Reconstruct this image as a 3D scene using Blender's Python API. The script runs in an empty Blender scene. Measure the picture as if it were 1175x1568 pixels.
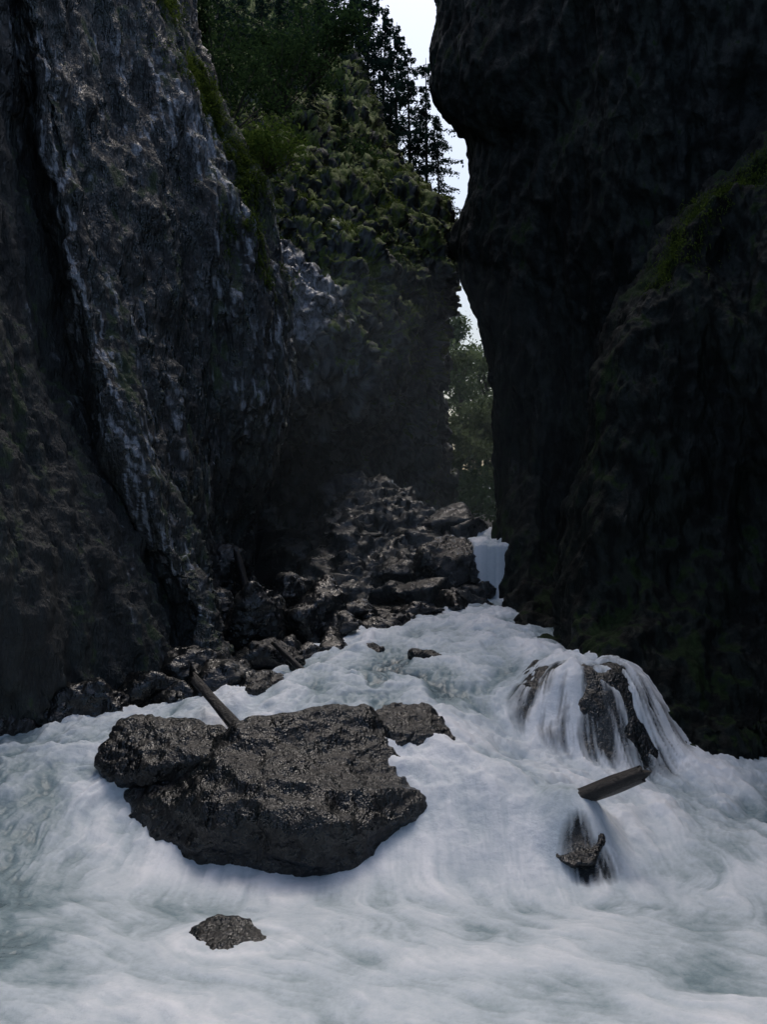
import bpy, bmesh, math, random
import numpy as np
from mathutils import Vector
random.seed(7); rng=np.random.default_rng(7)
scene=bpy.context.scene
CAM=np.array([0.,0.,3.])
# survey helper: bearing, elevation and forward distance (metres) -> world position
def S(u,v,d): return ((u-587.5)/1568*d, d, 3-(v-784)/1568*d)

# ---------------- numpy noise ----------------
_perm=rng.permutation(256); _perm=np.concatenate([_perm,_perm,_perm])
_g=rng.normal(size=(256,3)); _g/=np.linalg.norm(_g,axis=1)[:,None]
def pn(P):
    P=np.asarray(P,float); I=np.floor(P).astype(int); F=P-I; I&=255
    w=F*F*F*(F*(F*6-15)+10); out=0
    for dx in (0,1):
        for dy in (0,1):
            for dz in (0,1):
                h=_perm[_perm[_perm[(I[:,0]+dx)&255]+((I[:,1]+dy)&255)]+((I[:,2]+dz)&255)]
                g=_g[h]; dot=g[:,0]*(F[:,0]-dx)+g[:,1]*(F[:,1]-dy)+g[:,2]*(F[:,2]-dz)
                ww=(w[:,0] if dx else 1-w[:,0])*(w[:,1] if dy else 1-w[:,1])*(w[:,2] if dz else 1-w[:,2])
                out=out+ww*dot
    return out*1.6
def fbm(P,o=4,gain=.5):
    s=0;a=1.
    P=np.asarray(P,float)
    for i in range(o):
        s=s+a*pn(P*(2.03**i)+17.3*i); a*=gain
    return s
def ridged(P,o=4,gain=.5):
    s=0;a=1.
    P=np.asarray(P,float)
    for i in range(o):
        s=s+a*(1-2*np.abs(pn(P*(2.03**i)+9.1*i))); a*=gain
    return s
def sstep(a,b,x):
    t=np.clip((x-a)/(b-a),0,1); return t*t*(3-2*t)

# ---------------- mesh helpers ----------------
def mesh_fast(name,V,F,mat,attrs=None,smooth=True):
    V=np.asarray(V,np.float32); F=np.asarray(F,np.int32); k=F.shape[1]
    me=bpy.data.meshes.new(name)
    me.vertices.add(len(V)); me.vertices.foreach_set('co',V.ravel())
    me.loops.add(F.size); me.loops.foreach_set('vertex_index',F.ravel())
    me.polygons.add(len(F)); me.polygons.foreach_set('loop_start',np.arange(0,F.size,k,dtype=np.int32))
    try: me.polygons.foreach_set('loop_total',np.full(len(F),k,np.int32))
    except Exception: pass
    me.update(calc_edges=True); me.validate()
    me.polygons.foreach_set('use_smooth',np.full(len(me.polygons),smooth))
    if attrs:
        for n,a in attrs.items():
            at=me.attributes.new(n,'FLOAT','POINT'); at.data.foreach_set('value',np.asarray(a,np.float32))
    ob=bpy.data.objects.new(name,me); scene.collection.objects.link(ob)
    if mat: me.materials.append(mat)
    return ob
def mesh_rock(name,V,F,mat,moss=None,streak=None,st=(1,1,1),sc=1.,dry=None):
    Q=np.asarray(V)*np.array(st)*sc
    a={'n1':.5+.5*fbm(Q*1.3,3),'n2':.5+.45*fbm(Q*6+3.3,3,.65),'moss':np.zeros(len(V)) if moss is None else moss}
    if streak is not None: a['streak']=streak
    if dry is not None: a['dry']=dry
    return mesh_fast(name,V,F,mat,a)
def grid_faces(n,m):
    i=np.arange(n*m).reshape(n,m)
    return np.stack([i[:-1,:-1],i[:-1,1:],i[1:,1:],i[1:,:-1]],-1).reshape(-1,4)
def cr(P,n):
    k=len(P); t=np.linspace(0,k-1,n); i=np.minimum(t.astype(int),k-2); f=(t-i)
    f=f.reshape((-1,)+(1,)*(P.ndim-1))
    p1=P[i];p2=P[i+1];p0=P[np.maximum(i-1,0)];p3=P[np.minimum(i+2,k-1)]
    m1=(p2-p0)*.38; m2=(p3-p1)*.38
    return (2*f**3-3*f**2+1)*p1+(f**3-2*f**2+f)*m1+(-2*f**3+3*f**2)*p2+(f**3-f**2)*m2
def grid_normals(G):
    du=np.gradient(G,axis=0); dv=np.gradient(G,axis=1)
    n=np.cross(du,dv); n/=np.linalg.norm(n,axis=2)[...,None]+1e-9
    return n

# ---------------- materials ----------------
def newmat(name):
    m=bpy.data.materials.new(name); m.use_nodes=True; nt=m.node_tree
    b=nt.nodes['Principled BSDF']; return m,nt,b
def N(nt,t,**kw):
    n=nt.nodes.new(t)
    for k,v in kw.items():
        if k in n.inputs: n.inputs[k].default_value=v
        else: setattr(n,k,v)
    return n
def ramp(nt,fac,stops,interp='LINEAR'):
    r=nt.nodes.new('ShaderNodeValToRGB'); r.color_ramp.interpolation=interp
    els=r.color_ramp.elements
    while len(els)<len(stops): els.new(0.5)
    for e,(p,c) in zip(els,stops):
        e.position=p; e.color=(c,c,c,1) if not hasattr(c,'__len__') else (*c,1)
    nt.links.new(fac,r.inputs[0]); return r.outputs[0]
def mixc(nt,f,a,b):
    m=nt.nodes.new('ShaderNodeMix'); m.data_type='RGBA'
    for s,x in ((0,f),(6,a),(7,b)):
        if isinstance(x,(int,float)): m.inputs[s].default_value=x
        elif isinstance(x,tuple): m.inputs[s].default_value=(*x,1)
        else: nt.links.new(x,m.inputs[s])
    return m.outputs[2]
def math_(nt,op,a,b=0.):
    m=nt.nodes.new('ShaderNodeMath'); m.operation=op
    for s,x in ((0,a),(1,b)):
        if isinstance(x,(int,float)): m.inputs[s].default_value=x
        else: nt.links.new(x,m.inputs[s])
    return m.outputs[0]
def noise(nt,vec,scale,detail=6,rough=.6,stretch=None):
    if stretch:
        mp=nt.nodes.new('ShaderNodeMapping'); mp.inputs['Scale'].default_value=stretch
        nt.links.new(vec,mp.inputs[0]); vec=mp.outputs[0]
    n=N(nt,'ShaderNodeTexNoise',Scale=scale,Detail=detail,Roughness=rough)
    nt.links.new(vec,n.inputs['Vector']); return n.outputs[0]
def attr(nt,name): return N(nt,'ShaderNodeAttribute',attribute_name=name).outputs['Fac']

def rock_mat(name,dark,light,moss=0.,mosscol=(.035,.06,.012),r0=.25,r1=.6,spec=.5,stretch=(1,1,.45),streak=None,bump=.5,bsc=14,bd=.05):
    m,nt,b=newmat(name)
    geo=nt.nodes.new('ShaderNodeNewGeometry'); pos=geo.outputs['Position']
    n1=attr(nt,'n1'); n2=attr(nt,'n2')
    n3=noise(nt,pos,bsc,3,.7,stretch)
    base=mixc(nt,ramp(nt,n1,[(.3,0.),(.7,1.)]),dark,light)
    base=mixc(nt,ramp(nt,n2,[(.3,0.8),(.55,0.)]),base,tuple(x*.35 for x in dark))
    rough=ramp(nt,n2,[(.3,r1),(.7,r0)])
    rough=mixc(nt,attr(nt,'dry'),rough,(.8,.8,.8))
    if moss>0:
        sep=nt.nodes.new('ShaderNodeSeparateXYZ'); nt.links.new(geo.outputs['Normal'],sep.inputs[0])
        a=math_(nt,'ADD',math_(nt,'MULTIPLY',sep.outputs[2],.6),n2)
        a=math_(nt,'ADD',a,math_(nt,'MULTIPLY',n1,.9))
        a=math_(nt,'ADD',a,moss-1.)
        a=math_(nt,'ADD',a,attr(nt,'moss'))
        mk=ramp(nt,a,[(.48,0.),(.66,1.)])
        mc=mixc(nt,ramp(nt,n3,[(.35,0.),(.65,1.)]),tuple(x*.4 for x in mosscol),mosscol)
        base=mixc(nt,mk,base,mc)
        rough=mixc(nt,mk,rough,(.9,.9,.9))
    if streak:
        sv=math_(nt,'MULTIPLY',attr(nt,'streak'),ramp(nt,n3,[(.36,.25),(.6,1.25)]))
        st=ramp(nt,sv,[(.2,0.),(.95,1.)])
        base=mixc(nt,st,base,streak)
        rough=mixc(nt,st,rough,(.18,.18,.18))
    nt.links.new(base,b.inputs['Base Color']); nt.links.new(rough,b.inputs['Roughness'])
    bp=N(nt,'ShaderNodeBump',Strength=bump,Distance=bd); nt.links.new(n3,bp.inputs['Height'])
    nt.links.new(bp.outputs[0],b.inputs['Normal'])
    b.inputs['Specular IOR Level'].default_value=spec
    return m
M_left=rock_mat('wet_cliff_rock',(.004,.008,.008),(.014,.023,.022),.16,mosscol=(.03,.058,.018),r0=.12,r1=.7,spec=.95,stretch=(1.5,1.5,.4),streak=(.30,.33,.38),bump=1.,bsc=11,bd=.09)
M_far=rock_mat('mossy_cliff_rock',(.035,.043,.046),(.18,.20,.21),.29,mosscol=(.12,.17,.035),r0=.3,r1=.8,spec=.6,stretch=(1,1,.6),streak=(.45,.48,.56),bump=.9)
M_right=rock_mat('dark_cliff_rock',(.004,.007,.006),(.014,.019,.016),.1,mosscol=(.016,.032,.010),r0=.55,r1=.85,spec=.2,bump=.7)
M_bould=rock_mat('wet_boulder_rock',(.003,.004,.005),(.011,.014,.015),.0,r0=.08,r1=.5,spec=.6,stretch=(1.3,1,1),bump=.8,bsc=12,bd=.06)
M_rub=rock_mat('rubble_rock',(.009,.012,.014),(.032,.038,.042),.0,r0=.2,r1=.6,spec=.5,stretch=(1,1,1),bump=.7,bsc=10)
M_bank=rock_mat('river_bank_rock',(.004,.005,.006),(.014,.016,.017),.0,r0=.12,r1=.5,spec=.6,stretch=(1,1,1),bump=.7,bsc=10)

def leaf_mat(name,c1,c2,sc=1.5):
    m,nt,b=newmat(name)
    geo=nt.nodes.new('ShaderNodeNewGeometry')
    n=noise(nt,geo.outputs['Position'],sc*3,2,.8)
    c=mixc(nt,ramp(nt,n,[(.38,0.),(.62,1.)]),c1,c2)
    out=[x for x in nt.nodes if x.type=='OUTPUT_MATERIAL'][0]; nt.nodes.remove(b)
    b=nt.nodes.new('ShaderNodeBsdfDiffuse')
    nt.links.new(c,b.inputs[0])
    tr=nt.nodes.new('ShaderNodeBsdfTranslucent'); nt.links.new(c,tr.inputs[0])
    mx=nt.nodes.new('ShaderNodeMixShader'); mx.inputs[0].default_value=.4
    nt.links.new(b.outputs[0],mx.inputs[1]); nt.links.new(tr.outputs[0],mx.inputs[2]); nt.links.new(mx.outputs[0],out.inputs[0])
    return m
M_needle=leaf_mat('conifer_needles',(.016,.036,.032),(.036,.068,.054))
M_leaf=leaf_mat('leaves_light',(.05,.09,.018),(.10,.15,.035))
M_leafd=leaf_mat('leaves_dark',(.018,.038,.018),(.038,.072,.028))
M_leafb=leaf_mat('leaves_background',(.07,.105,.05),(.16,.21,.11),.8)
M_grass=leaf_mat('cliff_grass',(.04,.065,.014),(.10,.145,.03))
def wood_mat():
    m,nt,b=newmat('wet_wood'); tc=nt.nodes.new('ShaderNodeTexCoord')
    n=noise(nt,tc.outputs['Object'],9,5,.7,(3,3,3))
    c=mixc(nt,ramp(nt,n,[(.35,0.),(.65,1.)]),(.005,.004,.004),(.02,.017,.015))
    nt.links.new(c,b.inputs['Base Color']); b.inputs['Roughness'].default_value=.4
    bp=N(nt,'ShaderNodeBump',Strength=.8,Distance=.03); nt.links.new(n,bp.inputs['Height']); nt.links.new(bp.outputs[0],b.inputs['Normal'])
    return m
M_wood=wood_mat()

# ---------------- cliffs ----------------
def cliff(name,rows,n,m,mat,amps,stretch=(1,1,.5),mossf=None,streakf=None,dryf=None):
    C=np.array([[S(*p) if len(p)==3 else p[:3] for p in r] for r in rows],float)
    G=cr(C,n); G=np.swapaxes(cr(np.swapaxes(G,0,1).copy(),m),0,1).copy()
    st=np.array(stretch)
    for k,(amp,fr,kind) in enumerate(amps):
        Nn=grid_normals(G)
        s=np.sign(np.mean(np.sum(Nn*(CAM-G),axis=2)))
        P=G.reshape(-1,3)*st*fr+31.7*k
        d=(fbm(P,3) if kind=='f' else ridged(P,3,.5)-.6)
        G=G+Nn*s*(amp*d).reshape(n,m,1)
    Nn=grid_normals(G); s=np.sign(np.mean(np.sum(Nn*(CAM-G),axis=2))); Nn=Nn*s
    V=G.reshape(-1,3)
    F=grid_faces(n,m)
    if s<0: F=F[:,::-1]
    ob=mesh_rock(name,V,F,mat,mossf(V) if mossf else None,streakf(V) if streakf else None,st,1.,dryf(V) if dryf else None)
    return ob,G,Nn
def poly_dist(V,pts,wy=1.):
    s=np.array([1,wy,1.]); V=V*s; P=np.array(pts,float)*s; best=np.full(len(V),1e9)
    for a,b in zip(P[:-1],P[1:]):
        ab=b-a; t=np.clip(((V-a)@ab)/(ab@ab),0,1)
        best=np.minimum(best,np.linalg.norm(V-a-t[:,None]*ab,axis=1))
    return best

lip=[(-420,20,13),(-200,35,13),(60,62,13),(350,100,12.8),(600,165,12.6),(820,250,12.4),(950,310,12.4),(1100,330,12.2),(1250,330,12.2)]
edge={-420:(255,18),-200:(268,17.3),60:(285,16.5),350:(392,16),600:(428,16.2),820:(372,16.4),950:(345,15),1100:(345,13),1250:(340,12.6)}
rows=[]
for v,u,d in lip:
    eu,ed=edge[v]
    mid=((u+eu)/2,v,(d+ed)/2-.1)
    ins=max(0,min(1,(v+100)/400))
    zc=3-(v-784)/1568*11
    rows.append([(-9,-8,zc,0),(-6.5,0,zc,0),(-450,v,8.2),(-170,v,9.6),(u-130,v,11.0+ins*.6),(u-38,v,d+.3+.5*ins),(u,v,d),mid,(eu,v,ed),(eu+5,v,ed+2.5),(eu-40,v,ed+7)])
LP=np.array([S(*(u,v,d)) for v,u,d in lip])
def streak1(V):
    # water trickles, plus wet glints painted into the colour, along a slightly diagonal drape
    Q=V.copy(); Q[:,0]+=.22*V[:,2]
    P=Q*np.array([5.,5.,.55]); f=pn(P*2.)+.8*pn(P*4.3+5)
    cl=sstep(-.25,.45,fbm(V*np.array([.8,.8,.45]),3))
    dl=poly_dist(V,[S(62,60,13),S(100,350,12.8),S(165,600,12.6),S(250,820,12.4),S(310,950,12.4)],.3)
    de=poly_dist(V,[S(290,150,16.0),S(335,260,15.9),S(385,380,15.8),S(412,450,15.8),S(422,560,16.),S(412,650,16.1)],.15)
    db=poly_dist(V,[S(10,60,12.6),S(60,130,12.8)],.3)
    ds=poly_dist(V,[S(288,160,15.8),S(312,215,15.7),S(338,280,15.7),S(370,330,15.7)],.12)
    dm=poly_dist(V,[S(200,100,14.2),S(230,400,14.2),S(280,700,14.2)],.3)
    a=np.exp(-(dl/.14)**2)*1.3+np.exp(-(de/.28)**2)*1.2+.3*np.exp(-(dl/.8)**2)+.45*np.exp(-(de/1.)**2)*cl+.8*np.exp(-(db/.4)**2)+.42*np.exp(-(dm/1.3)**2)*cl
    return np.maximum(np.clip((f-.12)*a*2.3,0,1),np.exp(-(ds/.15)**4)*np.clip(.6+.8*f,.1,1))
def moss1(V):
    de=poly_dist(V,[S(290,60,16.3),S(360,260,16.1),S(400,380,15.9)])
    return .45*np.exp(-(de/.8)**2)-.02
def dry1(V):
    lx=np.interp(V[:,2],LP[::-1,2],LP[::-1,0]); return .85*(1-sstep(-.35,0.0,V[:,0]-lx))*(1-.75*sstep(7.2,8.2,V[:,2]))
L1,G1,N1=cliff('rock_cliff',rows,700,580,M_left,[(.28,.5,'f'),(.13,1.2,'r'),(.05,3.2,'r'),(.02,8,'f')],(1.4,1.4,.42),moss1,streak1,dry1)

rows2=[
 [(180,-180,56),(280,-180,58),(350,-170,60),(400,-160,63),(430,-150,66),(460,-40,85)],
 [(180,-100,48),(280,-100,50),(350,-90,53),(410,-90,56),(445,-70,60),(450,50,80)],
 [(230,80,30),(320,80,33),(410,80,36),(480,85,40),(525,95,44),(520,200,65)],
 [(260,215,23),(350,215,25),(450,215,28),(530,225,31),(595,240,35),(570,300,55)],
 [(290,330,21),(400,340,21.5),(500,330,23.8),(600,320,27),(672,362,29),(610,400,45)],
 [(300,440,20),(420,430,19.4),(520,440,21.0),(605,440,24),(664,440,26.7),(600,450,42)],
 [(300,560,20.5),(430,560,19.6),(530,580,20.4),(600,560,23.2),(662,540,26.0),(600,540,42)],
 [(300,680,22.5),(430,680,22.2),(540,680,22.4),(600,680,24.5),(658,660,26.8),(590,650,42)],
 [(300,830,26),(420,830,26),(530,850,25),(605,850,25.5),(662,800,27.5),(590,800,42)],
 [(300,1000,26),(420,1000,26),(530,1000,25),(605,1000,25.5),(662,1000,27.5),(590,1000,42)],
]
PALE=[S(450,395,19.8),S(480,440,20.0),S(450,495,19.7)]
def pale(V): return np.exp(-(poly_dist(V,PALE)/.72)**4)
def moss2(V): return sstep(4.6,7.4,V[:,2])*.34-.2+.12*sstep(9,12,V[:,2])-.9*pale(V)
def streak2(V):
    P=V*np.array([2.5,2.5,.8]); f=pn(P*1.6)+.5*pn(P*3.7+5)
    de=poly_dist(V,[S(455,390,19.3),S(510,430,20.5),S(530,490,20.3)],.3)
    db=poly_dist(V,[S(520,330,23),S(530,370,22)],.3)
    dc=poly_dist(V,[S(470,600,20),S(420,650,20)],.3)
    dd=poly_dist(V,[S(545,520,20.5),S(555,580,20.5)],.3)
    df=poly_dist(V,[S(610,410,24.5),S(600,470,23.5)],.3)
    return np.maximum(np.clip((f+.1)*(np.exp(-(de/.2)**2)+np.exp(-(db/.35)**2)+.9*np.exp(-(dc/.45)**2)+.8*np.exp(-(dd/.3)**2)+.6*np.exp(-(df/.4)**2))*1.4,0,1),pale(V)*.65)
L2,G2,N2=cliff('rock_cliff',rows2,600,500,M_far,[(.4,.35,'f'),(.40,.75,'r'),(.18,1.9,'r'),(.05,6,'f')],(1.1,1.1,.8),moss2,streak2)

corner=[(-420,650,21.2),(-100,668,20.5),(20,678,20),(110,668,19.8),(170,684,19.8),(215,722,19.8),(290,722,19.7),(370,706,19.5),(430,718,19.3),(500,744,19),(570,758,18.8),(640,770,18.6),(740,770,18.4),(830,768,17.6),(900,757,16.8),(960,765,15.5),(1010,812,13.8),(1080,850,13),(1250,850,12.8)]
rows3=[]
for v,u,d in corner:
    k=sstep(830,1010,v)
    rows3.append([(u+330,v,45),(u+110,v,d+8),(u+14,v,d+1.6),(u,v,d),(u+45,v,d-1.2),(870+20*k,v,17-3.2*k),(960,v,15.8-2.4*k),(1080,v,15.2-1.8*k),(1300,v,14.4-1.5*k),(1700,v,13)])
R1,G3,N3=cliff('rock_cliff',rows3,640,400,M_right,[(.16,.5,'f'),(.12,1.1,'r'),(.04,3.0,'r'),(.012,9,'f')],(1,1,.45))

e2=[(-420,1420,15),(0,1330,14.6),(200,1200,14.2),(300,1110,13.9),(370,1040,13.7),(430,1005,13.5),(500,968,13.4),(600,940,13.3),(700,930,13.2),(830,905,13),(950,893,12.6),(1010,888,12.1),(1080,895,11.8),(1130,985,11.5),(1160,1040,11.3),(1300,1050,11.3)]
rows4=[]
for v,u,d in e2:
    zc=3-(v-784)/1568*11
    rows4.append([(u-40,v,d+3.5),(u,v,d),((u*2+1175)/3 if u<1150 else u+40,v,d-.5),(max(1175,u+90),v,11.2+ (d-11.3)*.6),(max(1420,u+200),v,9.4+ (d-11.3)*.5),(5.4,4,zc,0),(6.5,-2,zc,0),(9,-8,zc,0)])
def moss4(V): 
    de=poly_dist(V,[S(1020,400,13.4),S(1060,340,13.6),S(1140,260,13.6),S(1200,220,13.6)])
    return .4*np.exp(-(de/.4)**2)
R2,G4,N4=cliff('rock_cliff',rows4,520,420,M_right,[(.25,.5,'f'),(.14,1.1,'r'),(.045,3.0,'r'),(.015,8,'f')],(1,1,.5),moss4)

# ---------------- water ----------------
wp=[(-5,3,-.1),(0,3,-.1),(5,3,-.05),(-6,5,0),(6,5,0),
 S(100,1568,6),S(600,1568,6),S(1100,1568,6),S(350,1430,7.3),S(600,1400,7.6),S(480,1345,8.35),S(250,1340,8.4),S(900,1420,7.4),S(1150,1420,7.4),
 S(700,1345,8.3),S(800,1350,8.3),S(720,1190,9.15),S(820,1185,9.3),S(900,1330,8.5),S(1000,1310,8.7),S(1100,1290,8.8),S(1000,1210,9.9),S(1120,1180,10.6),S(1300,1200,10.3),
 S(930,1165,10.3),S(870,1162,10.2),S(790,1160,10.0),S(700,1100,10.3),S(730,1050,11.2),S(640,1000,12.3),S(700,950,14.2),S(740,925,15.8),S(800,1000,12.2),S(540,975,13.3),S(480,1020,12.0),S(620,1050,11.0),
 S(400,1085,10.5),S(300,1095,10.4),S(480,1080,10.4),S(100,1130,10.2),S(0,1120,10.6),S(20,1200,9.2),S(150,1260,9.0),S(0,1400,7.4),S(120,1400,7.5),S(200,1345,8.3),S(-150,1300,8.4),S(-200,1150,9.8),
 (-4,14,1.1),(-4,18,1.6),(4.5,14,1.4),(5,18,1.7),(-1.5,18,1.7),(1.8,18.5,1.75)]
wp=np.array(wp)
def tps(r2): return np.where(r2>1e-9,.5*r2*np.log(r2+1e-12),0)
def fit(P,lam=.02):
    n=len(P); X=P[:,:2]; K=tps(((X[:,None]-X[None])**2).sum(2))+lam*np.eye(n)
    Q=np.c_[np.ones(n),X]; A=np.block([[K,Q],[Q.T,np.zeros((3,3))]])
    return np.linalg.solve(A,np.r_[P[:,2],0,0,0])
W=fit(wp)
def hbase(x,y):
    sh=x.shape; x=x.ravel(); y=y.ravel(); h=W[-3]+W[-2]*x+W[-1]*y
    for i,(a,b,_) in enumerate(wp): h=h+W[i]*tps((x-a)**2+(y-b)**2)
    return h.reshape(sh)
def xbank(y): return np.interp(y,[10.4,10.9,11.6,12.6,13.5,14.8,16,16.6,30],[-9,-2.3,-1.3,-1.0,-.6,.3,1.05,1.4,1.4])
xs=np.linspace(-6,6,641)
yu=np.linspace(2,19,900)
X,Y=np.meshgrid(xs,yu)
H=hbase(X,Y)
crest=1.36
# the stream pours over a rounded boulder beside the right wall
rd=np.sqrt(((X-2.25)/1.15)**2+(np.where(Y<11.3,(Y-11.3)/1.15,(Y-11.3)/2.))**2)
H=H+(crest-H)*(1-sstep(.3,1.,rd))
casc=(1-sstep(.65,1.1,np.sqrt(((X-2.28)/1.05)**2+((Y-10.8)/.72)**2)))
r3=np.sqrt(((X-1.68)/.48)**2+((Y-8.82)/.55)**2)
H=H+.32*(1-sstep(.1,1.,r3))
thin2=(1-sstep(.4,1.15,np.sqrt(((X-1.72)/.30)**2+((Y-8.50)/.26)**2)))
H=H-.5*sstep(0,.6,xbank(Y)-X)
H=H+.85*sstep(16.45,16.75,Y)*sstep(1.35,1.5,X)*(1-sstep(2.15,2.35,X))
dx=xs[1]-xs[0]; dy=yu[1]-yu[0]
def blur(A,k,it=2):
    for _ in range(it):
        for ax in (0,1):
            c=np.cumsum(np.pad(A,[(k+1,k) if a==ax else (0,0) for a in (0,1)],mode='edge'),axis=ax)
            A=(np.take(c,range(2*k+1,c.shape[ax]),axis=ax)-np.take(c,range(0,c.shape[ax]-2*k-1),axis=ax))/(2*k+1)
    return A
obst=[(-1.0,9.3,1.6,.9),(-2.1,9.6,.6,.7),(.3,10.2,.45,.5),(-1.05,7.4,.4,.3),(1.7,8.8,.35,.3)]
He=H.copy()
for a,b,r,h in obst: He=He+h*np.exp(-(((X-a)/r)**2+((Y-b)/(r*.6))**2))
He=blur(He,9)
gy,gx=np.gradient(He,dy,dx)
P=np.c_[X.ravel()*.9,Y.ravel()*.9,np.zeros(X.size)]
cn=(pn(P)+.45*pn(P*2.6+7)).reshape(X.shape); cy_,cx_=np.gradient(cn,dy,dx)
vx=-gx*1.0+.12*cy_; vy=-gy*1.0-.25-.12*cx_
front=1-sstep(6.5,8.4,Y); vx=vx+front*.28; vy=vy*(1-.4*front)
sp=np.sqrt(vx**2+vy**2)+1e-6; ux=vx/sp/dx; uy=vy/sp/dy
def bil(A,fy,fx):
    fy=np.clip(fy,0,A.shape[0]-1.001); fx=np.clip(fx,0,A.shape[1]-1.001)
    iy=fy.astype(int); ix=fx.astype(int); a=fy-iy; b=fx-ix
    return A[iy,ix]*(1-a)*(1-b)+A[iy+1,ix]*a*(1-b)+A[iy,ix+1]*(1-a)*b+A[iy+1,ix+1]*a*b
def lic(As,step,ns):
    IY,IX=np.meshgrid(np.arange(X.shape[0],dtype=float),np.arange(X.shape[1],dtype=float),indexing='ij')
    acc=[A.copy() for A in As]
    for sg in (1,-1):
        fy=IY.copy(); fx=IX.copy()
        for _ in range(ns):
            a=bil(ux,fy,fx); b=bil(uy,fy,fx); fx=fx+sg*step*a; fy=fy+sg*step*b
            for q_,A in enumerate(As): acc[q_]+=bil(A,fy,fx)
    return [(c-c.mean())/c.std() for c in acc]
nf=rng.normal(size=X.shape)
nc=blur(rng.normal(size=X.shape),2,2)
nw=blur(rng.normal(size=X.shape),6,2)
Lf,Lc=lic([nf,nc],.023,8); Lw,=lic([nw],.065,7)
slope=np.sqrt(gx**2+gy**2)
big=fbm(np.c_[X.ravel()*1.1,Y.ravel()*1.1,np.full(X.size,3.)],4).reshape(X.shape)
med=fbm(np.c_[X.ravel()*3.6,Y.ravel()*3.6,np.full(X.size,9.)],4,.6).reshape(X.shape)
# patchiness: streaks appear in some areas and dissolve into froth in others
pt=sstep(-.3,.45,big+.4*med)
q=(1-.3*front)*(.6+.4*pt)
rap=sstep(8.4,9.6,Y)
foam=.625+.16*big+.09*med+q*(.06*Lc+.045*Lf)+.11*Lw*(.6+.6*rap)+.16*np.clip(slope,0,1)
pool=np.exp(-(((X-2.9)/.9)**2+((Y-8.6)/.4)**2))
leftc=np.exp(-(((X+3.3)/1.1)**2+((Y-8.6)/1.9)**2))
mid2=np.exp(-(((X+.1)/1.1)**2+((Y-11.6)/.9)**2))+.6*np.exp(-(((X+1.2)/.8)**2+((Y-10.6)/.4)**2))+.5*np.exp(-(((X-.9)/.5)**2+((Y-11.0)/.5)**2))
foam-=.16*pool+.36*leftc+.30*mid2+.16*np.exp(-(((X+3.)/.9)**2+((Y-6.6)/.9)**2))
# froth collars where the stream breaks on the rocks
for a,b,rx,ry in [(-.95,9.2,1.55,.85),(-2.15,9.6,.75,.45),(.3,9.9,.5,.4),(-1.05,7.2,.42,.28)]:
    rr=np.sqrt(((X-a)/rx)**2+((Y-b)/ry)**2)+.12*med; foam+=.18*np.exp(-((rr-1.05)/.16)**2)
turb=.35+.8*rap
Hd=H+.055*turb*big+.036*turb*med+q*(.010*Lc+.005*Lf)*(.6+casc*.8+leftc*1.0)+.024*Lw*turb
veil=np.clip(1-casc*(.68-.26*Lw-.24*Lc-.16*Lf-.36*sstep(1.05,1.3,H)+.25*med)-thin2*(.62-.25*Lc-.2*Lf),0,1)
V=np.c_[X.ravel(),Y.ravel(),Hd.ravel()]
m,nt,b=newmat('white_water')
geo=nt.nodes.new('ShaderNodeNewGeometry')
nn=noise(nt,geo.outputs['Position'],20,3,.65)
f=math_(nt,'ADD',attr(nt,'foam'),math_(nt,'MULTIPLY',math_(nt,'SUBTRACT',nn,.5),.22))
c=ramp(nt,f,[(.08,(.04,.06,.07)),(.36,(.22,.30,.33)),(.62,(.54,.61,.66)),(.95,(.82,.85,.89))])
nt.links.new(c,b.inputs['Base Color'])
nt.links.new(ramp(nt,f,[(.2,.22),(.6,.6)]),b.inputs['Roughness'])
b.inputs['Specular IOR Level'].default_value=.3
nt.links.new(ramp(nt,attr(nt,'veil'),[(.1,.05),(.85,1.)]),b.inputs['Alpha'])
bp=N(nt,'ShaderNodeBump',Strength=.35,Distance=.03); nt.links.new(nn,bp.inputs['Height']); nt.links.new(bp.outputs[0],b.inputs['Normal'])
M_water=m
water=mesh_fast('river_water',V,grid_faces(*X.shape),M_water,{'foam':foam.ravel(),'veil':veil.ravel()})

# river bed + ground sheet
gxs=np.concatenate([np.linspace(-400,-9,20),np.linspace(-8,8,120),np.linspace(9,400,20)])
gys=np.concatenate([np.linspace(-300,1,15),np.linspace(2,19,120),np.linspace(20,80,60),np.linspace(90,900,20)])
GX,GY=np.meshgrid(gxs,gys)
gz=hbase(np.clip(GX,-5,5),np.clip(GY,3,18))-.45
gz=gz+.38*sstep(0,.6,xbank(GY)-GX)*(GX>-8)
gz=gz+sstep(16.4,19,GY)*.9*sstep(.8,1.4,np.maximum(GX,GY-20))
gz=gz+sstep(20,60,GY)*2.5
gz+=.15*fbm(np.c_[GX.ravel()*.9,GY.ravel()*.9,GX.ravel()*0],4).reshape(GX.shape)
mesh_rock('ground',np.c_[GX.ravel(),GY.ravel(),gz.ravel()],grid_faces(*GX.shape),M_bank)

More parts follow.
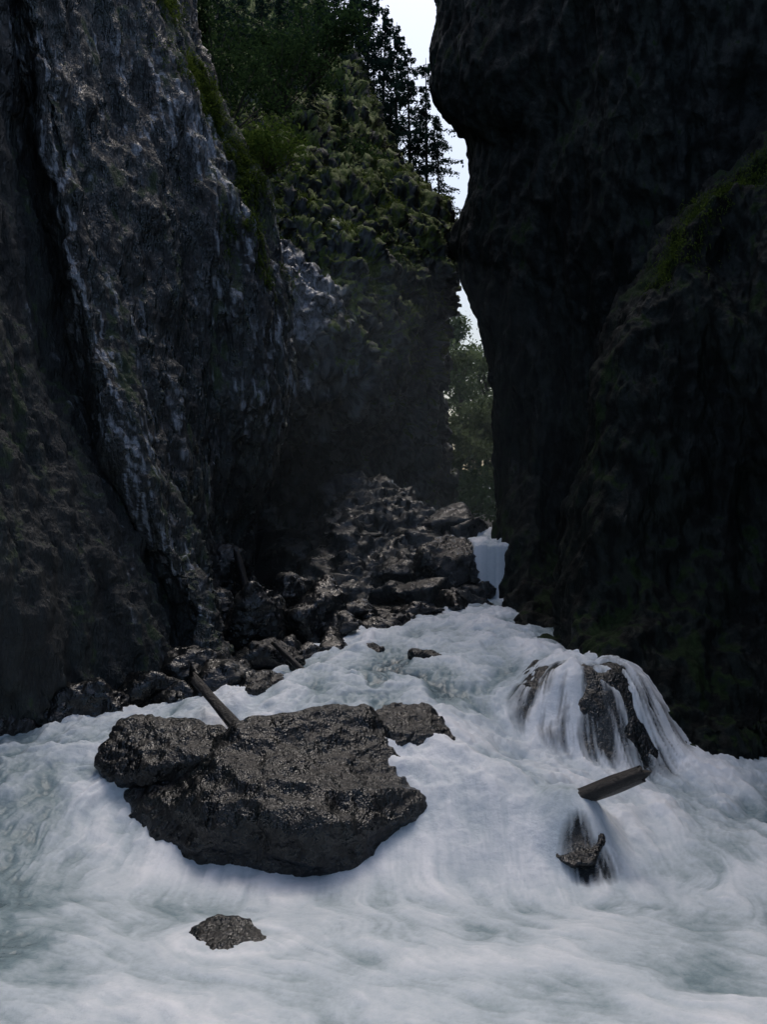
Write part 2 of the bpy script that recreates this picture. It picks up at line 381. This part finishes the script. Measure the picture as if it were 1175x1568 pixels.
# ---------------- rocks ----------------
def hull_mesh(pts,vox,smooth=3,seed=0,amp=(.05,.02),fr=(1.6,6.)):
    bm=bmesh.new()
    for p in pts: bm.verts.new(p)
    bmesh.ops.convex_hull(bm,input=bm.verts)
    me=bpy.data.meshes.new('t'); bm.to_mesh(me); bm.free()
    ob=bpy.data.objects.new('t',me); scene.collection.objects.link(ob)
    r=ob.modifiers.new('r','REMESH'); r.mode='VOXEL'; r.voxel_size=vox
    if smooth:
        s=ob.modifiers.new('s','SMOOTH'); s.iterations=smooth; s.factor=.5
    dg=bpy.context.evaluated_depsgraph_get(); m2=bpy.data.meshes.new_from_object(ob.evaluated_get(dg))
    bpy.data.objects.remove(ob); bpy.data.meshes.remove(me)
    n=len(m2.vertices); V=np.zeros(n*3,np.float32); m2.vertices.foreach_get('co',V); V=V.reshape(-1,3).astype(float)
    NN=np.zeros(n*3,np.float32); m2.vertices.foreach_get('normal',NN); NN=NN.reshape(-1,3)
    o=seed*13.7
    d=amp[0]*(ridged(V*fr[0]+o,2)-.5)+amp[1]*(ridged(V*np.array([1,1,1.8])*fr[1]+o,3,.6)-.6)
    V=V+NN*d[:,None]
    F=np.array([list(p.vertices) for p in m2.polygons if len(p.vertices)==4])
    bpy.data.meshes.remove(m2)
    return V,F
def rock(name,pts,vox=.04,mat=M_bould,**k):
    V,F=hull_mesh(pts,vox,**k); return mesh_rock(name,V,F,mat,sc=1.8)
def randpts(c,r,n=14,rot=0,seed=0):
    g=np.random.default_rng(seed); p=g.normal(size=(n,3)); p/=np.linalg.norm(p,axis=1)[:,None]
    p*=g.uniform(.75,1.1,size=(n,1)); p=p*np.array(r); cs,sn=math.cos(rot),math.sin(rot)
    p=np.c_[p[:,0]*cs-p[:,1]*sn,p[:,0]*sn+p[:,1]*cs,p[:,2]]
    return p+np.array(c)
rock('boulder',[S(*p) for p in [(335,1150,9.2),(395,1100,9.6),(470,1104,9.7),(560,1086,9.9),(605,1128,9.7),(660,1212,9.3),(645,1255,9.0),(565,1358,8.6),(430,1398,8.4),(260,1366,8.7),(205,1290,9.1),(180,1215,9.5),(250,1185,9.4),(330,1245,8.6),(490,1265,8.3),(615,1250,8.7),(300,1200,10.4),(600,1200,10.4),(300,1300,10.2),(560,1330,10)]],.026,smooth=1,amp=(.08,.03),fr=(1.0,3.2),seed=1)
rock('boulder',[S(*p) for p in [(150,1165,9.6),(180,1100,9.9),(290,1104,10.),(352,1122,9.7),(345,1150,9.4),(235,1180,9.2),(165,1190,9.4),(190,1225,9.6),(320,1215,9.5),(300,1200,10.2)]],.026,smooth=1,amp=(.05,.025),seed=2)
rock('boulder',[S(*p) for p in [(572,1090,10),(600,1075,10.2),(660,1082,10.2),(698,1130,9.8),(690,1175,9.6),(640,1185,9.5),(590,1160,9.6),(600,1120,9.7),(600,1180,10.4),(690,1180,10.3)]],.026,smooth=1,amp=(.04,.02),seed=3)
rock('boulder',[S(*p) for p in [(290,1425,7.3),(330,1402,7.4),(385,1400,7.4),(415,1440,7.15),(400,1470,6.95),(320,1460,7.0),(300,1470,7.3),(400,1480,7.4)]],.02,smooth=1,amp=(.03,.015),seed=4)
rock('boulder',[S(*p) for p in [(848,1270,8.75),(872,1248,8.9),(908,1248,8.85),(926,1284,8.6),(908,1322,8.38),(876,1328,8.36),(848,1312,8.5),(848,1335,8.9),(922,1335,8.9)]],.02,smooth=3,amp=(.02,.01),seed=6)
def under(name,cx,cy,rx,ry,off,seed):
    n=90; a=np.linspace(cx-rx,cx+rx,n); b_=np.linspace(cy-ry,cy+ry,n); A,B=np.meshgrid(a,b_)
    h=bil(H,(B-yu[0])/dy,(A-xs[0])/dx)
    r=np.sqrt(((A-cx)/rx)**2+((B-cy)/ry)**2)
    z=h-off-1.6*sstep(.55,1.05,r)+.07*(ridged(np.c_[A.ravel()*2.0,B.ravel()*2.0,A.ravel()*0+seed],3)-.6).reshape(A.shape)
    mesh_rock(name,np.c_[A.ravel(),B.ravel(),z.ravel()],grid_faces(n,n),M_bould)
under('submerged_boulder',2.25,11.05,1.4,1.4,.05,1)
rk=[ (390,950,13.2,66,74,11,M_bank),(478,948,13.8,52,72,12,M_bank),(415,1012,12.4,62,34,13,M_bould),(400,1060,11.2,56,26,14,M_bould),
 (655,1014,12.2,38,18,15,M_bould),(570,1008,12.8,30,17,16,M_bould),(500,1044,11.6,26,14,17,M_bould),(540,1038,11.6,14,8,18,M_bould),
 (970,1000,11.9,20,28,19,M_rub),(300,1040,12.0,70,48,20,M_bank),(230,1070,11.4,64,44,21,M_bank),(120,1088,11.0,76,46,22,M_bank),(20,1100,10.8,74,48,23,M_bank),
 (350,880,15.5,36,60,24,M_bank),(560,968,15.2,54,26,25,M_bank),(640,945,15.8,60,26,26,M_rub),(250,1000,13.0,60,50,27,M_bank),(320,960,14,60,60,28,M_bank),(440,915,15.5,50,40,29,M_bank)]
for u,v,d,ru,rv,sd,mt in rk:
    c=S(u,v,d); k=d/1568
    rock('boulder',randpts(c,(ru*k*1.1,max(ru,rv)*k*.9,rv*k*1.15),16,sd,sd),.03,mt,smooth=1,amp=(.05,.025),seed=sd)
rock('boulder',[S(*p) for p in [(645,838,17),(690,822,17.4),(733,838,17.2),(735,930,16.6),(700,945,16.3),(640,930,16.6),(640,870,16.6),(720,856,16.4),(650,850,16.5),(650,860,18.5),(735,850,18.3),(735,950,18),(640,950,18)]],.04,M_bould,smooth=1,amp=(.08,.04),seed=8)
class Acc:
    def __init__(s): s.V=[];s.F=[];s.o=0
    def add(s,V,F): s.V.append(V);s.F.append(F+s.o);s.o+=len(V)
    def get(s): return np.vstack(s.V),np.vstack(s.F)
A_=Acc()
A_.add(*hull_mesh([S(*p) for p in [(455,860,19.5),(505,750,20),(540,732,20),(600,755,20),(680,797,19.5),(765,842,18.8),(740,900,18),(640,960,16.8),(520,990,15.5),(460,990,16.0),(430,960,18),(460,880,22),(560,765,23),(740,838,23),(730,1000,20),(460,1000,22)]],.05,smooth=1,amp=(.22,.10),fr=(.9,2.5),seed=5))
g=np.random.default_rng(5)
for i in range(90):
    u=g.uniform(455,745); t=g.uniform(0,1)**.8; top=np.interp(u,[450,530,680,770],[850,742,800,842]); bot=np.interp(u,[450,530,700,770],[970,985,935,900])
    v=top+(bot-top)*t; d=19.9-4.0*t+g.uniform(-.2,.2); r=.12*math.exp(g.uniform(0,1)**1.2*1.9)
    A_.add(*hull_mesh(randpts(S(u,v,d),(r*1.3,r,r*.9),9,g.uniform(0,6),i+100),.06 if r>.2 else .035,smooth=0,amp=(.04,.025),seed=i))
V_,F_=A_.get(); mesh_rock('rubble_mound',V_,F_,M_rub,sc=1.5)
A_=Acc()
for i in range(80):
    y=g.uniform(10.7,15.5); x=xbank(y)+.2-g.uniform(0,1)**1.5*2.2; r=g.uniform(.08,.38)
    z=float(hbase(np.array([[x]]),np.array([[y]]))[0,0])-.04+g.uniform(-.05,.1)
    A_.add(*hull_mesh(randpts((x,y,z),(r*1.4,r,r*.8),10,g.uniform(0,6),i+400),.035,smooth=0,amp=(.03,.02),seed=i+50))
V_,F_=A_.get(); mesh_rock('river_bank_stones',V_,F_,M_bank,sc=1.8)

# ---------------- logs ----------------
def log(name,p0,p1,r0,r1,seed=0):
    p0=np.array(p0);p1=np.array(p1); n=40;k=18; ax=p1-p0; L=np.linalg.norm(ax); ax/=L
    a=np.cross(ax,[0,0,1.]);a/=np.linalg.norm(a);b_=np.cross(ax,a); V=[]
    for i in range(n):
        t=i/(n-1); r=r0+(r1-r0)*t
        for j in range(k):
            th=2*math.pi*j/k; rr=r*(1+.12*math.sin(3*th+seed)+.06*math.sin(7*th+t*3)+.05*math.sin(9*t+seed))
            V.append(p0+ax*(L*t+(.04*math.sin(2*th+seed)+.03*math.sin(5*th) if i in(0,n-1) else 0))+(a*math.cos(th)+b_*math.sin(th))*rr)
    F=[(i*k+j,i*k+(j+1)%k,(i+1)*k+(j+1)%k,(i+1)*k+j) for i in range(n-1) for j in range(k)]
    V=np.vstack([np.array(V),p0,p1]); q=len(V)
    me=bpy.data.meshes.new(name); FF=F+[(q-2,(j+1)%k,j) for j in range(k)]+[(q-1,(n-1)*k+j,(n-1)*k+(j+1)%k) for j in range(k)]
    me.from_pydata([tuple(v) for v in V],[],FF); me.materials.append(M_wood)
    for p in me.polygons: p.use_smooth=len(p.vertices)==4
    ob=bpy.data.objects.new(name,me); scene.collection.objects.link(ob); return ob
log('driftwood_log',S(298,1040,10.3),S(372,1125,9.75),.045,.06,1)
log('driftwood_log',S(860,1232,9.0),S(985,1184,8.65),.075,.07,2)
log('driftwood_log',S(420,985,12.0),S(465,1028,11.7),.03,.04,4)
log('driftwood_log',S(362,845,15),S(378,905,14.8),.05,.06,5)

# ---------------- vegetation ----------------
def rand_unit(n,g):
    p=g.normal(size=(n,3)); return p/np.linalg.norm(p,axis=1)[:,None]
def leaves(C,size,g):
    n=len(C); a=rand_unit(n,g); b_=rand_unit(n,g); b_=np.cross(a,b_); b_/=np.linalg.norm(b_,axis=1)[:,None]+1e-9
    s=(size*g.uniform(.6,1.3,n))[:,None]
    V=np.stack([C-a*s,C+b_*s*.45,C+a*s,C-b_*s*.45],1).reshape(-1,3)
    return V,np.arange(4*n).reshape(n,4)
def tube(p0,p1,r0,r1,k=6):
    p0=np.array(p0,float);p1=np.array(p1,float);ax=p1-p0;ax/=np.linalg.norm(ax)+1e-9
    a=np.cross(ax,[.3,.9,.1]);a/=np.linalg.norm(a);b_=np.cross(ax,a);th=np.arange(k)*2*np.pi/k
    ring=np.cos(th)[:,None]*a+np.sin(th)[:,None]*b_
    V=np.vstack([p0+ring*r0,p1+ring*r1]); F=[[j,(j+1)%k,k+(j+1)%k,k+j] for j in range(k)]
    return V,np.array(F)
def two_mat(name,A,B,mA,mB):
    VA,FA=A.get(); VB,FB=B.get(); ob=mesh_fast(name,np.vstack([VA,VB]),np.vstack([FA,FB+len(VA)]),mA,None,False)
    ob.data.materials.append(mB); idx=np.r_[np.zeros(len(FA),np.int32),np.ones(len(FB),np.int32)]
    if len(ob.data.polygons)==len(idx): ob.data.polygons.foreach_set('material_index',idx)
    return ob
def bark():
    m,nt,b=newmat('bark'); geo=nt.nodes.new('ShaderNodeNewGeometry'); n=noise(nt,geo.outputs['Position'],6,3,.7,(2,2,.5))
    nt.links.new(mixc(nt,n,(.02,.017,.014),(.09,.08,.07)),b.inputs['Base Color']); b.inputs['Roughness'].default_value=.9; return m
M_bark=bark()
def conifer_mesh(h,seed,bare=.2,dens=1.):
    g=np.random.default_rng(seed); A=Acc();B=Acc()
    A.add(*tube((0,0,-.5),(0,0,h*.5),h*.012,h*.008)); A.add(*tube((0,0,h*.5),(0,0,h),h*.008,h*.001))
    z=h*bare; 
    while z<h*.985:
        t=z/h; L=h*.23*(1-t)**.7*(1+.25*g.normal())+.05*h*.3
        nb=g.integers(3,6)
        for _ in range(nb):
            if g.random()>.9*dens: continue
            th=g.uniform(0,2*np.pi); l=max(.2,L*g.uniform(.5,1.15)); dirv=np.array([math.cos(th),math.sin(th),0])
            e=np.array([0,0,z])+dirv*l+np.array([0,0,-.17*l])
            A.add(*tube((0,0,z),e,h*.002,h*.0006,3))
            n=int(26+60*l/(h*.2)); s=g.uniform(.1,1,n)**.8
            c=np.array([0,0,z])+dirv*(l*s)[:,None]+np.c_[np.zeros(n),np.zeros(n),-.35*l*s+.18*l*s*s]
            side=np.array([-dirv[1],dirv[0],0]); w=(1-s)*.34*l+.02*h*.3
            c=c+side*(g.uniform(-1,1,n)*w)[:,None]; c[:,2]-=np.abs(g.normal(size=n))*.016*h
            B.add(*leaves(c,h*.0105,g))
        z+=h*.027*g.uniform(.7,1.3)
    return A,B
cm=[]
for i in range(4):
    A,B=conifer_mesh(10,40+i,[.1,.25,.2,.35][i],[1,.8,.9,.7][i]); ob=two_mat('pine_tree',A,B,M_bark,M_needle); cm.append(ob)
first=[True]*4
def put_conifer(loc,h,i,rot):
    s=h/10.
    if first[i]: ob=cm[i]; first[i]=False
    else:
        ob=bpy.data.objects.new('pine_tree',cm[i].data); scene.collection.objects.link(ob)
    ob.location=loc; ob.scale=(s,s,s); ob.rotation_euler=(random.uniform(-.03,.03),random.uniform(-.03,.03),rot)
tr=[(674,352,36,200,1),(654,328,37,260,3),(630,298,38,250,1),(606,268,40,250,2),(584,228,41,240,2),(562,195,42,260,0),(600,248,39,110,2),(540,150,44,240,0),(515,110,45,200,2),(640,318,36,90,0),
    (490,120,40,170,0),(460,110,38,200,2),(430,110,35,160,0),(400,90,34,170,2),(365,80,33,160,0),(335,60,32,150,0),(450,30,48,160,0),(400,10,50,140,2),(480,20,50,150,0),(545,80,60,150,0),(360,0,48,140,0),(310,-20,45,130,0),(480,170,30,90,0),(520,190,32,90,2)]
for (u,v,d,hp,i) in tr:
    x,y,z=S(u,v,d); put_conifer((x,y,z-.5),hp/1568*d,i,random.uniform(0,6))

def bush(name,c,r,n,size,mat,seed,clumps=14):
    g=np.random.default_rng(seed); A=Acc();B=Acc(); c=np.array(c)
    cc=rand_unit(clumps,g)*g.uniform(.3,1,(clumps,1))**.6*np.array(r)+c
    base=c-np.array([0,0,r[2]*1.1])
    for q in cc:
        A.add(*tube(base,q,.03*r[2],.008*r[2],4))
        k=n//clumps; p=q+g.normal(size=(k,3))*np.array(r)*g.uniform(.14,.3)
        B.add(*leaves(p,size,g))
    return two_mat(name,A,B,M_bark,mat)
k=17/1568
bush('deciduous_shrub',S(405,225,17.5),(58*k,.6,42*k),3600,.04,M_leaf,1,24)
bush('deciduous_shrub',S(430,110,24),(1.1,1,.9),3000,.06,M_leafd,2,22)
bush('deciduous_shrub',S(350,140,20),(.9,.8,.8),3000,.05,M_leafd,3,20)
bush('deciduous_shrub',S(480,60,30),(1.6,1,1.3),3000,.08,M_leafd,4,20)
bush('deciduous_shrub',S(330,40,22),(1.,1,1.2),3000,.06,M_leafd,5,20)
bush('deciduous_shrub',S(550,260,30),(1.0,1,.6),2200,.06,M_leafd,6,18)
def broad(name,base,h,w,seed,mat=M_leafb):
    g=np.random.default_rng(seed); A=Acc();B=Acc(); base=np.array(base)
    A.add(*tube(base,base+[0,0,h*.8],h*.022,h*.008,7))
    for i in range(30):
        t=g.uniform(.25,1.); th=g.uniform(0,6.28); rr=w*math.sin(min(1,(1.12-t)*1.6)*1.5)*g.uniform(.3,1)
        q=base+np.array([math.cos(th)*rr,math.sin(th)*rr,h*t]); A.add(*tube(base+[0,0,h*(t*.75)],q,h*.006,h*.002,4))
        p=q+g.normal(size=(100,3))*np.array([w*.2,w*.2,h*.045]); B.add(*leaves(p,.11,g))
    two_mat(name,A,B,M_bark,mat)
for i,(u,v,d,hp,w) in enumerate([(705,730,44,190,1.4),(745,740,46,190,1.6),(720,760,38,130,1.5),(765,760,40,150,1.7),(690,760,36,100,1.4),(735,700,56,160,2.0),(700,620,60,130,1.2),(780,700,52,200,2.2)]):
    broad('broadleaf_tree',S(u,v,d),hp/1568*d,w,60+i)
g=np.random.default_rng(77); B=Acc()
for i in range(50):
    c=np.array(S(g.uniform(650,790),g.uniform(725,790),g.uniform(27,44))); B.add(*leaves(c+g.normal(size=(160,3))*[.5,.5,.3],.09,g))
V_,F_=B.get(); mesh_fast('undergrowth',V_,F_,M_leafd,None,False)

def tufts(G,Nn,count,cond,g,L,acc):
    P=G.reshape(-1,3); Q=Nn.reshape(-1,3); w=cond(P,Q); w=w/w.sum()
    idx=g.choice(len(P),count,p=w)
    for k_ in range(8):
        b0=P[idx]+g.normal(size=(count,3))*.04; d=Q[idx]*.7+rand_unit(count,g)*.7; d[:,2]-=.1
        d/=np.linalg.norm(d,axis=1)[:,None]; l=(L*g.uniform(.5,1.4,count))[:,None]
        side=np.cross(d,[0,0,1.]); side/=np.linalg.norm(side,axis=1)[:,None]+1e-6
        mid=b0+d*l*.55; tip=b0+d*l; tip[:,2:]-=l*.55; wd=.004+.05*l
        V=np.stack([b0-side*wd,b0+side*wd,mid+side*wd*.7,mid-side*wd*.7],1).reshape(-1,3)
        V2=np.stack([mid-side*wd*.7,mid+side*wd*.7,tip+side*wd*.1,tip-side*wd*.1],1).reshape(-1,3)
        acc.add(V,np.arange(4*count).reshape(-1,4)); acc.add(V2,np.arange(4*count).reshape(-1,4))
acc=Acc(); g=np.random.default_rng(9)
tufts(G2,N2,7500,lambda P,Q:(np.clip(Q[:,2]+.05,0,1)**1.5)*sstep(4.5,7,P[:,2])*(P[:,1]<45)*(np.clip(pn(P*.9)-.02,0,1)+.01)*(1-pale(P)),g,.09,acc)
def cnd(P,Q):
    de=poly_dist(P,[S(290,20,16.3),S(330,200,16.1),S(400,380,15.9)]); ds=poly_dist(P,[S(288,160,15.8),S(338,280,15.7),S(370,330,15.7)],.12)
    return np.exp(-(de/.6)**2)*np.clip(Q[:,2]+.5,0,1)*np.clip(pn(P*1.3)+.2,0,1)*(1-.97*np.exp(-(ds/.2)**4))
tufts(G1,N1,1600,cnd,g,.08,acc)
V_,F_=acc.get(); mesh_fast('cliff_grass',V_,F_,M_grass,None,False)
acc=Acc()
def cnd4(P,Q):
    de=poly_dist(P,[S(1020,400,13.4),S(1060,340,13.6),S(1140,260,13.6)]); return np.exp(-(de/.35)**2)*np.clip(Q[:,2]+.5,0,1)
tufts(G4,N4,600,cnd4,g,.06,acc)
V_,F_=acc.get(); mesh_fast('cliff_grass',V_,F_,M_grass,None,False)

# ---------------- mist hanging in the gorge ----------------
bm=bmesh.new(); bmesh.ops.create_icosphere(bm,subdivisions=3,radius=1)
me=bpy.data.meshes.new('mist'); 
for v in bm.verts: v.co=Vector((v.co.x*5.5+.3,v.co.y*6.5+19.5,v.co.z*4.0+3.6))
bm.to_mesh(me); bm.free()
mist=bpy.data.objects.new('mist',me); scene.collection.objects.link(mist)
mm=bpy.data.materials.new('mist'); mm.use_nodes=True; nt=mm.node_tree; nt.nodes.clear()
o=nt.nodes.new('ShaderNodeOutputMaterial'); vs=nt.nodes.new('ShaderNodeVolumeScatter'); vs.inputs['Density'].default_value=.007; vs.inputs['Color'].default_value=(.75,.9,1,1); vs.inputs['Anisotropy'].default_value=.2
nt.links.new(vs.outputs[0],o.inputs['Volume']); me.materials.append(mm)

# ---------------- light, world, camera ----------------
el=math.radians(64); az=math.radians(8)
w=bpy.data.worlds.new('World'); scene.world=w; w.use_nodes=True; nt=w.node_tree
sky=nt.nodes.new('ShaderNodeTexSky'); sky.sky_type='NISHITA'; sky.sun_disc=False; sky.sun_elevation=el; sky.sun_rotation=az
sky.air_density=1.2; sky.dust_density=5; sky.ozone_density=2.
hs=nt.nodes.new('ShaderNodeHueSaturation'); hs.inputs['Saturation'].default_value=1.05; hs.inputs['Value'].default_value=1.18
nt.links.new(sky.outputs[0],hs.inputs['Color'])
nt.links.new(hs.outputs[0],nt.nodes['Background'].inputs[0]); nt.nodes['Background'].inputs[1].default_value=.14
sl=bpy.data.lights.new('sun','SUN'); sl.energy=.5; sl.angle=math.radians(20); sl.color=(1,.99,.96)
so=bpy.data.objects.new('sun',sl); scene.collection.objects.link(so)
dv=Vector((math.sin(az)*math.cos(el),math.cos(az)*math.cos(el),math.sin(el)))
so.rotation_euler=(-dv).to_track_quat('-Z','Y').to_euler()
cam=bpy.data.cameras.new('camera'); co=bpy.data.objects.new('camera',cam); scene.collection.objects.link(co)
co.location=(0,0,3); co.rotation_euler=(math.radians(90),0,0); cam.sensor_fit='VERTICAL'; cam.sensor_height=36; cam.lens=36; cam.clip_end=3000; cam.clip_start=.05
scene.camera=co
scene.view_settings.view_transform='Standard'; scene.view_settings.look='None'; scene.view_settings.exposure=0
